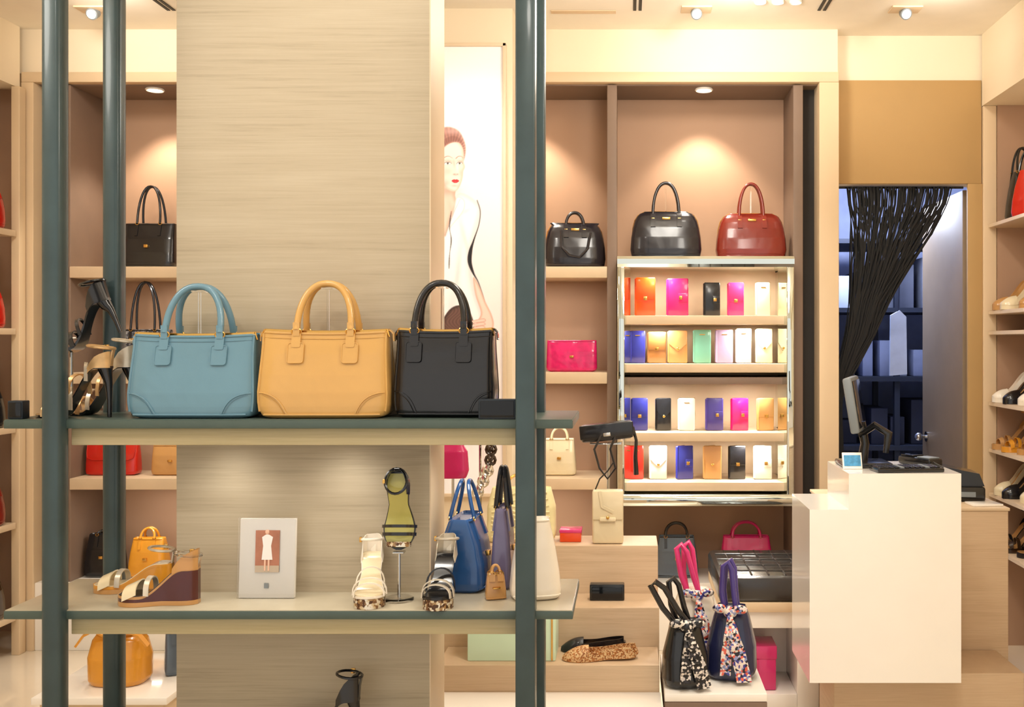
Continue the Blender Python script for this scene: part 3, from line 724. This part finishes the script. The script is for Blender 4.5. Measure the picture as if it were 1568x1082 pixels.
shoe('platform_heel_sandal',(-.622,2.405,SL),(0,0,math.radians(-80)),.15,.075,.022,'stiletto',L_['white'],L_['white'],M['snake'],L_['cream'],
     straps=[(.86,.028,.012),(.72,.036,.008),(.58,.05,.008,L_['white'],.02)],ankle=.035,counter=.045,platm=M['snake'],ws=1.35)
shoe('platform_heel_sandal',(-.432,2.385,SL),(0,0,math.radians(-94)),.14,.08,.022,'stiletto',L_['black'],SILV,M['snake'],L_['black'],
     straps=[(.86,.028,.012),(.74,.036,.010,SILV),(.58,.05,.008,L_['black'],.02)],ankle=.035,counter=.045,platm=M['snake'],ws=1.4)
b=B(); b.lathe([(.035,0),(.035,.005),(.03,.007)],M['glass'],(0,0,0)); b.tube([(0,0,.006),(0,0,.115)],.0035,M['chrome'],8); b.box(-.014,.014,-.012,.012,.112,.117,M['chrome'],.002)
b.build('shoe_stand',(-.545,2.345,SL))
shoe('green_strappy_sandal',(-.545,2.385,SL+.30),(0,math.radians(78),math.radians(-90)),.185,.04,.0,'stiletto',L_['black'],L_['black'],L_['black'],L_['greenyellow'],
     straps=[(.93,.018,.012,M['snake']),(.80,.026,.008),(.70,.032,.007)],counter=.03,ankle=.02,platm=M['snake'],ws=1.15)

tote('cobalt_tote_bag',(-.407,2.478,SL),math.radians(86),.155,.178,.115,L_['cobalt'],.09,.08,top=.9,hr=.005)
tote('grey_lavender_tote_bag',(-.313,2.49,SL),math.radians(88),.11,.2,.05,L_['greylav'],.1,.06,top=.9,hm=L_['black'])
tote('cream_tall_handbag',(-.222,2.375,SL),math.radians(14),.122,.19,.09,L_['white'],0,0,handles=False,top=.55,e=4,clasp=False)
tote('tan_coin_purse',(-.316,2.36,SL),.3,.05,.06,.03,L_['tan'],.02,.02,hr=.003,top=.8)

shoe('black_peeptoe_sandal',(-.64,2.345,.5505),(0,0,math.radians(176)),.17,.085,.01,'stiletto',L_['black'],L_['black'],L_['black'],L_['black'],
     straps=[(.8,.03,.03),(.6,.04,.012)],ankle=.055,counter=.06)

# ------------------------------------------------------------------ STEPPED PLATFORMS (centre)
b=B(); b.lab='step'
b.box(-.80,.115,3.6,3.79,0,.756,M['wood'],.003)
b.box(-.70,.113,3.4,3.598,0,.582,M['wood'],.003)
b.box(-.62,.107,3.2,3.398,0,.448,M['wood'],.003)
b.box(-.64,.107,3.05,3.198,0,.35,M['wood'],.003)
b.box(-.645,.110,3.045,3.197,.35,.362,M['white'],.002)
b.group('stepped_display_platform')
b=B(); b.lab='top'
b.box(.12,.445,3.1,3.5,.365,.39,M['white'],.003)
b.lab='rim'; b.box(.12,.445,3.1,3.5,.30,.364,M['upright'],.003)
b.lab='base'; b.box(.14,.425,3.12,3.48,0,.30,M['wood'],.003)
b.group('low_display_table')
b=B(); gl=mat('pale_green_acrylic','#c8dcbc',.25,var=.03,emit=.15)
b.box(-.527,-.235,3.24,3.38,.4485,.65,gl,.004)
b.box(-.532,-.23,3.235,3.385,.64,.652,M['white'],.003); b.box(-.25,-.244,3.236,3.24,.452,.64,M['gold'])
b.build('acrylic_light_box')
b=B(); b.box(-.132,-.008,3.49,3.53,.5825,.64,M['blackpl'],.004); b.box(-.124,-.016,3.487,3.491,.59,.632,M['screen'],.002); b.build('small_display_screen')
shoe('ballet_flat',(.030,3.27,.4485),(0,0,math.radians(184)),.245,.006,0,'flat',L_['tan'],M['woven'],None,L_['tan'],pump=True,ws=.8)
shoe('ballet_flat',(-.01,3.35,.4485),(0,0,math.radians(180)),.215,.006,0,'flat',L_['black'],L_['black'],None,L_['tan'],pump=True,ws=.8)

b=B(); prof=[(0,.24,.09),(.03,.26,.1),(.13,.255,.09),(.2,.22,.05)]
bagbody(b,prof,5,M['quilt'],52,14)
for k in range(9):
    z=.02+.02*k
    b.tube([(x,fy(prof,5,x,z)-.001,z+.006*math.sin(x*60+k)) for x in [(-.42+.84*i/24)*lerp_prof(prof,z)[0] for i in range(25)]],.0045,M['quilt'],5)
b.tube(arch(0,.06,.19,.25,0,0),.006,M['gold'],8)
b.build('quilted_ivory_handbag',(-.395,3.69,.7565))
b=B(); b.box(-.25,-.17,3.66,3.73,.7565,.80,L_['orange'],.003); b.box(-.252,-.168,3.658,3.732,.79,.803,L_['pink'],.003); b.build('coral_gift_box')
def stand(name,loc,h,arm=.05):
    b=B(); b.lathe([(.035,0),(.035,.005),(.03,.008)],M['chrome'],(0,0,0),28); b.tube([(0,0,.006),(0,0,h)],.005,M['chrome'],8)
    b.tube([(0,0,h),(0,-arm*.5,h+.008),(0,-arm,h)],.004,M['chrome'],8); return b.build(name,loc)
stand('bag_display_stand',(-.66,3.72,.7565),.48,.05)
b=B(); prof=[(0,.12,.04),(.03,.14,.05),(.1,.13,.045),(.125,.1,.02)]; bagbody(b,prof,3,L_['magenta'],40,12)
b.tube([(-.05,0,.115),(-.04,0,.2),(0,0,.235),(.04,0,.2),(.05,0,.115)],.003,M['gold'],6)
b.build('magenta_crossbody_bag',(-.66,3.665,.995))
stand('bag_display_stand',(-.56,3.745,.7565),.50,.05)
b=B()
for i in range(16):
    t=i/15; x=.05*math.sin(t*PI); z=.40-.30*t
    b.tube([(x+(.018 if i%2 else .008)*math.cos(a),.014*math.sin(a)*((i+1)%2),z+.019*math.sin(a)) for a in [2*PI*j/10 for j in range(10)]],.0065,L_['darkbrown'] if i<10 else M['silver'],6,True)
b.build('chunky_chain_strap',(-.56,3.685,.84))
b=B(); b.lathe([(.035,0),(.035,.005),(.03,.008)],M['chrome'],(0,0,0),28); b.tube([(0,0,.006),(0,0,.362)],.006,M['chrome'],8); b.box(-.07,.05,-.03,.03,.358,.362,M['chrome'],.001)
b.build('bag_display_stand',(-.07,3.745,.7565))
b=B()
T=Matrix.Rotation(math.radians(-6),4,'Y')
b.box(-.1,.1,-.05,.05,0,.065,L_['black'],.014,T); b.box(-.102,.102,-.056,-.046,.012,.066,L_['black'],.006,T)
b.box(-.014,.014,-.061,-.055,.018,.032,M['silver'],.003,T)
b.tube([(-.02,-.05,.03),(-.05,-.07,-.03),(-.03,-.07,-.1),(.0,-.07,-.14),(.03,-.07,-.1),(.01,-.06,-.03),(.03,-.05,.02)],.0045,L_['black'],8)
b.tube([(.095,-.02,.05),(.108,-.03,0),(.105,-.03,-.06),(.108,-.03,-.13)],[.006,.006,.008,.010],L_['black'],8)
b.build('black_crossbody_bag',(-.072,3.745,1.131))
b=B(); b.box(-.058,.058,-.02,.02,0,.20,L_['cream'],.01); b.box(-.056,.056,-.026,-.018,.09,.196,L_['cream'],.005); b.box(-.03,.03,-.032,-.024,.085,.1,L_['cream'],.003)
b.ell((0,-.034,.1),.006,.004,.006,M['gold'],12)
b.tube([(-.05,0,.19),(-.03,-.01,.24),(0,-.01,.27),(.02,-.01,.3)],.003,L_['black'],6)
b.ribbon([(-.03,-.028,.196),(-.02,-.03,.14),(.02,-.03,.12)],(0,1,.2),.002,.012,L_['cream'])
b.build('cream_phone_pouch',(-.07,3.645,.7565))

# scarf-tied bucket bags
def scarfbag(name,loc,rz,m,hm1,sc,s=1.0,lean=-.08,hm2=None):
    b=B(); prof=[(0,.12*s,.11*s),(.012,.14*s,.125*s),(.03*s,.152*s,.13*s),(.1*s,.148*s,.115*s),(.18*s,.11*s,.075*s),(.215*s,.085*s,.04*s)]
    bagbody(b,prof,3.2,m,44,14)
    for k,(hm,ln,yy) in enumerate(((hm1,lean,-.02),(hm2 or hm1,lean*.35,.02))):
        pts=[(x,y,z) for x,y,z in [(-.020,yy,.19*s),(-.026+ln*.5,yy,.26*s),(-.016+ln,yy,.335*s),(.0+ln,yy,.347*s),(.010+ln*.8,yy,.325*s),(.014+ln*.4,yy,.25*s),(.02,yy,.19*s)]]
        b.tube(pts,.0095,hm,10)
    b.ell((0,-.045*s,.205*s),.024,.02,.020,sc,14)
    for (x1,z1,w1,ang) in ((-.012,.03,.035,0),(.050,.012,.05,.5),(.024,.09,.03,.2)):
        P0=Vector((0,-.055*s,.2*s)); P1=Vector((x1*.4,-.078*s,.14*s)); P2=Vector((x1,-.085*s,max(z1,.012)))
        pts=[P0.lerp(P1,t).lerp(P1.lerp(P2,t),t) for t in [i/10 for i in range(11)]]
        b.ribbon([(p.x,p.y-.006*math.sin(i*1.9),p.z) for i,p in enumerate(pts)],(1,.35*ang+.2,0),[.012+(w1-.012)*min(1,i/7) for i in range(11)],.004,sc)
    for sx in (-1,1):
        b.ell((sx*.032,-.05*s,.215*s),.026,.012,.015,sc,12)
    b.build(name,loc,(0,0,rz))
scarfbag('scarf_tied_handbag',(.190,3.19,.3905),.1,L_['black'],L_['black'],M['scarf2'],.98,-.10)
scarfbag('scarf_tied_handbag',(.35,3.27,.3905),-.2,L_['navy'],L_['violet'],M['scarf'],1.1,-.01)
scarfbag('scarf_tied_handbag',(.235,3.40,.3905),.1,L_['white'],L_['pink'],M['scarf'],1.2,-.05)

# bench with storage
b=B(); b.lab='body'
b.box(.40,.79,4.30,4.54,0,.40,M['white'],.004)
b.box(.40,.45,4.02,4.30,0,.40,M['white'],.003); b.box(.70,.79,4.02,4.30,0,.40,M['white'],.003)
b.box(.45,.70,4.02,4.30,0,.06,M['white'],.003); b.box(.45,.70,4.02,4.30,.33,.40,M['white'],.003)
b.lab='top'; b.box(.38,.795,4.0,4.56,.40,.44,M['frame'],.004)
b.group('storage_bench')
b=B(); b.box(.46,.62,4.06,4.2,.061,.24,L_['pink'],.006); b.box(.457,.623,4.057,4.203,.19,.245,L_['pink'],.004); b.ribbon([(.54,4.055,.062),(.54,4.055,.19)],(1,0,0),.015,.003,L_['magenta']); b.build('pink_gift_box')
b=B(); b.box(.375,.79,4.0,4.54,.4405,.545,L_['tuft'],.022)
for i in range(1,6): b.tube([(.375+.07*i,4.03,.546),(.375+.07*i,4.51,.546)],.004,L_['tuft'],6)
for i in range(1,5): b.tube([(.40,4.0+.108*i,.546),(.77,4.0+.108*i,.546)],.004,L_['tuft'],6)
b.build('bench_cushion')

# ------------------------------------------------------------------ COUNTER
b=B(); b.lab='white_body'
b.prism([(.635,.321),(1.161,.321),(1.161,1.047),(.771,1.047),(.771,.922),(.635,.922)],3.40,3.76,M['white'])
b.lab='base'; b.box(.74,1.42,3.50,3.765,0,.3205,M['wood'],.003)
b.lab='side_block'; b.box(.80,1.47,3.772,4.25,0,.854,M['wood'],.003)
b.lab='side_top'; b.box(.795,1.475,3.768,4.255,.854,.866,M['shelf'],.002)
b.group('cash_counter')
b=B()
b.box(-.09,.09,-.08,.08,0,.018,M['blackpl'],.006)
b.tube([(0,.02,.015),(.01,.02,.08),(-.005,.02,.16)],[.02,.016,.018],M['blackpl'],10)
b.tube([(-.01,.02,.11),(.04,-.01,.15),(.085,-.03,.12),(.075,-.03,.05)],[.012,.014,.016,.010],M['blackpl'],10)
T=Matrix.Translation((-.015,0,.13))@Matrix.Rotation(math.radians(72),4,'Z')@Matrix.Rotation(math.radians(-9),4,'X')
b.box(-.15,.15,-.014,.018,0,.20,M['greypl'],.008,T); b.box(-.138,.138,-.017,-.013,.014,.186,M['screen'],.001,T)
b.build('pos_monitor',(.875,3.62,1.0475))
b=B(); b.box(-.12,.12,-.05,.05,0,.014,M['blackpl'],.004)
for r in range(4):
    for c in range(12): b.box(-.11+c*.0185,-.096+c*.0185,-.04+r*.021,-.024+r*.021,.014,.019,M['greypl'] if c%5==4 else M['blackpl'],.001)
b.tube([(.1,.05,.01),(.13,.07,.02),(.15,.03,.006)],.003,M['blackpl'],6)
b.build('keyboard',(.99,3.47,1.0475),(0,0,.1))
b=B(); b.box(-.035,.035,-.08,.08,0,.03,M['blackpl'],.008); b.box(-.026,.026,-.07,-.01,.03,.034,M['greypl'],.001); b.box(-.028,.028,.01,.07,.03,.036,M['screen'],.001)
b.build('card_terminal',(1.09,3.64,1.0475),(0,0,.5))
b=B(); T=Matrix.Rotation(math.radians(-18),4,'X'); b.box(-.035,.035,-.003,.003,0,.06,M['white'],.001,T); b.box(-.03,.03,-.0045,-.0025,.01,.05,mat('blue_leaflet','#4a98c8',.4,var=.3,vscale=60),0,T); b.box(-.02,.02,0,.03,0,.003,M['glass'])
b.build('leaflet_holder',(.812,3.52,1.0475))
b=B(); b.box(-.11,.11,-.09,.09,0,.06,M['blackpl'],.01); b.prism([(-.11,.06),(.11,.06),(.09,.11),(-.09,.145)],-.07,.07,M['blackpl']); b.box(-.07,.07,-.092,-.088,.02,.04,M['greypl'])
b.build('receipt_printer',(1.33,4.0,.8665),(0,0,-.1))
b=B(); b.box(-.06,.06,-.04,.04,0,.008,M['white'],.001); b.build('paper_stack',(1.40,3.84,.8665),(0,0,.1))

# ------------------------------------------------------------------ STOCK ROOM through the door
NV=mat('stockroom_blue_wall','#8c94b0',.8,var=.1)
b=B(); b.lab='segment'
b.box(.95,1.034,5.2,7.2,0,2.7,NV); b.box(2.5,2.6,5.0,7.2,0,2.7,NV); b.box(.95,2.6,7.2,7.29,0,2.7,NV); b.box(.95,2.6,5.2,7.29,2.7,2.76,NV); b.box(1.034,2.5,5.0,5.2,2.35,2.76,NV)
b.group('wall_stockroom',smooth=False)
b=B(); rk=mat('rack_steel','#262c3c',.5,metal=.3)
b.lab='upright'
for x in (1.05,1.75,2.4):
    for y in (6.4,6.95): b.box(x,x+.035,y,y+.035,0,2.3,rk)
b.lab='shelf'
for z in (.35,.8,1.25,1.7,2.15): b.box(1.05,2.435,6.38,7.0,z,z+.03,rk)
b.group('stockroom_rack',smooth=False)
cols=[mat('stock_carton_'+n,c,.7,var=.2,vscale=5) for n,c in (('slate','#747c98'),('pale','#a8b2ca'),('grey','#5c6070'),('dark','#24283a'),('white','#d0d8e6'))]
b=B(); b.lab='carton'
for z in (.381,.831,1.281,1.731):
    x=1.1
    while x<2.25:
        w=random.uniform(.05,.22); h=random.uniform(.08,.34); k=random.choice([0,1,2,3,3,2])
        b.box(x,x+w,6.46+random.uniform(0,.1),6.58+random.uniform(.1,.3),z,z+h,cols[k],.004)
        x+=w+random.uniform(.01,.08)
b.group('stockroom_boxes')
b=B(); b.prism([(-.05,0),(.055,.01),(.05,.36),(.01,.40),(-.045,.37)],-.01,.01,cols[4]); b.tube([(0,0,.38),(.01,0,.6),(0,0,.95)],.004,cols[3],6); b.box(-.1,.1,-.01,.01,.95,.97,rk)
b.build('hanging_garment_bag',(1.66,6.0,1.30))
b=B(); DM=mat('door_laminate','#8c7860',.5,var=.05)
b.box(1.715,1.755,5.0,5.68,0.005,2.28,DM,.003)
b.tube([(1.715,5.60,.966),(1.68,5.60,.966)],.010,M['chrome'],10); b.ell((1.668,5.60,.966),.024,.024,.024,M['chrome'])
b.lathe([(.03,0),(.03,.004)],M['chrome'],(0,0,0),20,Matrix.Translation((1.714,5.60,.966))@Matrix.Rotation(-PI/2,4,'Y'))
b.build('door_stockroom')
b=B(); SM=mat('black_string','#060608',.6,var=0)
b.tube([(1.04,4.95,2.285),(1.70,4.95,2.285)],.006,M['blackpl'],8)
for i in range(190):
    u=(i+random.uniform(-.5,.5))/189; u=min(1,max(0,u)); j=random.uniform(-1,1); j2=random.uniform(-1,1)
    y=4.95+random.uniform(-.03,.03)
    pts=[(1.11+.53*u,y,2.285),(1.12+.50*u-.01*j,y,2.20),(1.14+.39*u+.02*j,y,2.05),(1.145+.27*u+.02*j2,y,1.87),(1.135+.18*u+.016*j,y,1.70),(1.115+.13*u+.012*j2,y,1.54),(1.075+.08*u+.012*j,y,1.38),(1.05+.03*u+.008*j2,y,1.22),(1.04+.05*random.random(),y,.95),(1.04+.06*random.random(),y,.6+.3*random.random())]
    sp=[]
    for k in range(len(pts)-1):
        p0=Vector(pts[max(k-1,0)]);p1=Vector(pts[k]);p2=Vector(pts[k+1]);p3=Vector(pts[min(k+2,len(pts)-1)])
        for t in (0,.5):
            sp.append(.5*((2*p1)+(-p0+p2)*t+(2*p0-5*p1+4*p2-p3)*t*t+(-p0+3*p1-3*p2+p3)*t**3))
    sp.append(Vector(pts[-1]))
    b.tube(sp,.0034,SM,3)
b.build('string_curtain')

# ------------------------------------------------------------------ SIDE WALL SHELVING
b=B()
for z in (2.09,1.66,1.56,1.21,.98,.76,.5):
    b.lab='shelf'; b.box(1.80,2.2,3.3,4.86,z-.02,z,M['shelf'],.002); b.lab='edge_strip'; b.box(1.796,1.7995,3.3,4.86,z-.018,z-.002,M['edge'])
b.lab='back_board'; b.box(1.84,2.2,4.862,4.869,0,2.68,M['brown'])
b.group('shoe_shelving_right')
sh=[(1.66,'cream','tan'),(1.56,None,None),(1.21,'black','white'),(.98,'ochre','tan'),(.76,'black','cream'),(.5,'darkbrown','black')]
for k,(z,c1,c2) in enumerate(sh):
    if c1 is None: continue
    for y in (4.44,4.56,4.68,4.79):
        c=c1 if y in (4.44,4.68) else c2
        shoe('high_heel_pump',(2.0+(.02 if y<4.6 else -.01),y,z+.0005),(0,0,math.radians(180+random.uniform(-8,8))),.2,.095,.018,'stiletto',L_[c],L_[c],None,L_['tan'],
          straps=[] if k%2==0 else [(.8,.03,.02),(.62,.04,.015)],pump=(k%2==0),ankle=None if k%2==0 else .06,counter=.04)
tote('red_black_tall_bag',(1.90,4.62,2.0905),.5,.16,.22,.1,L_['black'],.1,.08,bodym=L_['brightred'],top=.6)
tote('black_tall_bag',(1.93,4.78,2.0905),.2,.15,.24,.09,L_['black'],.12,.08,top=.6)
b=B()
for z in (2.04,1.57,1.10,.64,.2):
    b.lab='shelf'; b.box(-3.42,-2.93,3.2,4.70,z-.03,z,M['shelf'],.002)
b.lab='upright'; b.box(-2.96,-2.92,4.71,4.76,0,2.735,M['frame'],.003)
b.group('handbag_shelving_left')
for z,m in ((2.04,'brightred'),(1.57,'brightred'),(1.10,'black'),(.64,'red'),(.2,'darkbrown')):
    bowler('dome_handbag',(-3.0,4.54,z+.0005),PI/2,.26,.21,.13,L_[m],.12,.12,stand=False)

b=B(); b.lab='slab'; b.box(-2.10,-1.62,3.45,3.95,.225,.25,M['white'],.003); b.lab='base'; b.box(-2.08,-1.64,3.47,3.93,0,.225,M['frame'],.003); b.group('display_plinth')
b=B(); b.box(-1.60,-1.40,3.80,3.94,0,.37,M['wood'],.003); b.build('wooden_riser')
b=B(); prof=[(0,.19,.14),(.02,.21,.155),(.1,.215,.15),(.16,.19,.11),(.19,.15,.05),(.205,.20,.05)]
bagbody(b,prof,3,L_['ochre'],44,18)
b.tube([(.09*math.cos(a),.045*math.sin(a)-.0,.187) for a in [2*PI*i/20 for i in range(20)]],.006,L_['ochre'],8,True)
b.tube(arch(0,.05,.19,.26,0,0),.007,L_['ochre'],8)
for sx in (-1,1): b.ribbon([(sx*.02,-.06,.185),(sx*.06,-.07,.21),(sx*.1,-.065,.19),(sx*.13,-.06,.15)],(0,1,.3),.02,.008,L_['ochre'])
b.build('ochre_bucket_bag',(-1.87,3.62,.2505))
tote('slate_handbag',(-1.69,3.72,.2505),.5,.12,.16,.07,L_['slate'],.05,.06)

# ------------------------------------------------------------------ CEILING FITTINGS
def downlight(x,y,z,name='ceiling_downlight',r=.05,lm='lamp'):
    b=B(); b.lathe([(r*1.25,0),(r*1.3,-.006),(r*1.15,-.010),(r,-.004)],M['white'],(x,y,z),28); b.lathe([(r*.92,0),(r*.92,-.006)],M[lm],(x,y,z),24); b.build(name)
for x in (-2.35,-1.4,-.5,.385): downlight(x,4.88,2.7645,'recess_downlight',.035)
def trackspot(x,y):
    b=B(); b.box(-.07,.07,-.045,.045,-.008,0,M['frame'],.003)
    T=Matrix.Translation((0,0,-.022))@Matrix.Rotation(math.radians(-60),4,'X')
    b.lathe([(.018,.022),(.025,.018),(.026,-.018),(.022,-.021)],M['greypl'],(0,0,0),20,T); b.lathe([(.020,-.019),(.020,-.0225)],M['lampS'],(0,0,0),18,T)
    b.build('ceiling_spotlight',(x,y,CZ-.0005))
for x in (-2.45,.32,1.28): trackspot(x,4.5)
for x in (.60,.68,.76): downlight(x,4.40,CZ-.0005,r=.022,lm='lampS')
for xa,y0_ in (((.03,.055),3.7),((.88,.905),3.9),((-2.12,-2.095),3.9)):
    b=B()
    for x in xa: b.box(x,x+.014,y0_,4.52,CZ-.004,CZ-.0005,M['dark'])
    b.build('ceiling_air_slot')
b=B(); b.box(-.35,-.05,4.52,4.56,CZ-.005,CZ-.0005,M['frame'],.001); b.build('trim_ceiling_access')

# ------------------------------------------------------------------ LIGHTS
WARM=(1,.88,.73); CW=(1,.94,.85); K=.92
def spot(name,loc,tgt,e,deg=70,blend=.8,col=WARM,r=.05):
    l=bpy.data.lights.new(name,'SPOT'); l.energy=e*K; l.spot_size=math.radians(deg); l.spot_blend=blend; l.color=col; l.shadow_soft_size=r
    o=bpy.data.objects.new(name,l); scene.collection.objects.link(o); o.location=loc
    o.rotation_euler=(Vector(tgt)-Vector(loc)).to_track_quat('-Z','Y').to_euler(); return o
def area(name,loc,sx,sy,e,col=CW,rot=(0,0,0)):
    l=bpy.data.lights.new(name,'AREA'); l.shape='RECTANGLE'; l.size=sx; l.size_y=sy; l.energy=e*K; l.color=col
    o=bpy.data.objects.new(name,l); scene.collection.objects.link(o); o.location=loc; o.rotation_euler=rot; return o
for x in (-2.35,-1.4,-.5,.385): spot('recess_lamp',(x,4.90,2.74),(x,5.02,1.0),36,95,.45)
for z in (1.855,1.585,1.294,1.02):
    for x in (.16,.60): area('case_led_strip',(x,4.78,z),.10,.03,2.3)
for x in (-2.3,-.4):
    for z in (1.815,1.295,.777): area('cabinet_led_strip',(x,4.86,z),.3,.02,1.4)
for x in (-.97,-.68): spot('shelf_puck_lamp',(x,2.33,1.285),(x,2.32,.88),3.4,140,1,CW,.06)
spot('shelf_puck_lamp',(-.36,2.40,1.29),(-.36,2.38,.88),3.4,140,1,CW,.06)
for x,y,tx,ty,tz,e,dg in ((-1.2,.9,-.95,2.35,1.3,26,60),(-.2,.9,-.5,2.35,1.3,26,60),(-1.0,2.0,-1.0,2.33,1.35,9,50),(-.62,1.95,-.62,2.42,2.6,26,80),(.5,1.6,.9,3.5,.7,52,70),(.2,2.5,.1,3.3,.4,58,70),(-1.9,2.6,-1.9,3.7,.2,54,60),
                     (.5,4.1,.5,4.8,2.92,20,110),(-2.3,4.1,-2.3,4.8,2.92,20,110),(1.4,4.1,1.4,4.9,2.92,14,110),(-.75,3.3,-.8,4.5,2.2,38,50),(.4,3.3,.4,4.8,1.2,38,60),(-2.3,3.2,-2.3,4.8,1.2,32,60),(1.0,3.2,2.0,4.6,1.4,50,70),(-2.0,3.2,-3.0,4.6,1.4,36,70),(.3,3.0,.6,4.4,.3,42,60)):
    spot('ceiling_lamp',(x,y,2.98),(tx,ty,tz),e,dg,.9,CW,.08)
for x,y in ((-2.0,1.5),(.8,1.5),(.2,3.6)):
    l=bpy.data.lights.new('ceiling_bulb','POINT'); l.energy=30; l.color=CW; l.shadow_soft_size=.2
    o=bpy.data.objects.new('ceiling_bulb',l); scene.collection.objects.link(o); o.location=(x,y,2.7)
l=bpy.data.lights.new('stockroom_lamp','POINT'); l.energy=95; l.color=(.76,.83,1); l.shadow_soft_size=.2
o=bpy.data.objects.new('stockroom_lamp',l); scene.collection.objects.link(o); o.location=(1.55,6.0,2.5)

w=bpy.data.worlds.new('mall_ambient'); scene.world=w; w.use_nodes=True
w.node_tree.nodes['Background'].inputs['Color'].default_value=(1,.95,.88,1); w.node_tree.nodes['Background'].inputs['Strength'].default_value=1.05

# ------------------------------------------------------------------ CAMERA
cam=bpy.data.cameras.new('camera'); co=bpy.data.objects.new('camera',cam); scene.collection.objects.link(co)
co.location=(0,0,1.5); co.rotation_euler=(PI/2,0,0)
cam.sensor_width=36; cam.lens=34.44; cam.shift_x=-.112; cam.shift_y=-.0102; cam.clip_start=.05
scene.camera=co
scene.view_settings.view_transform='Standard'
scene.view_settings.exposure=0.0
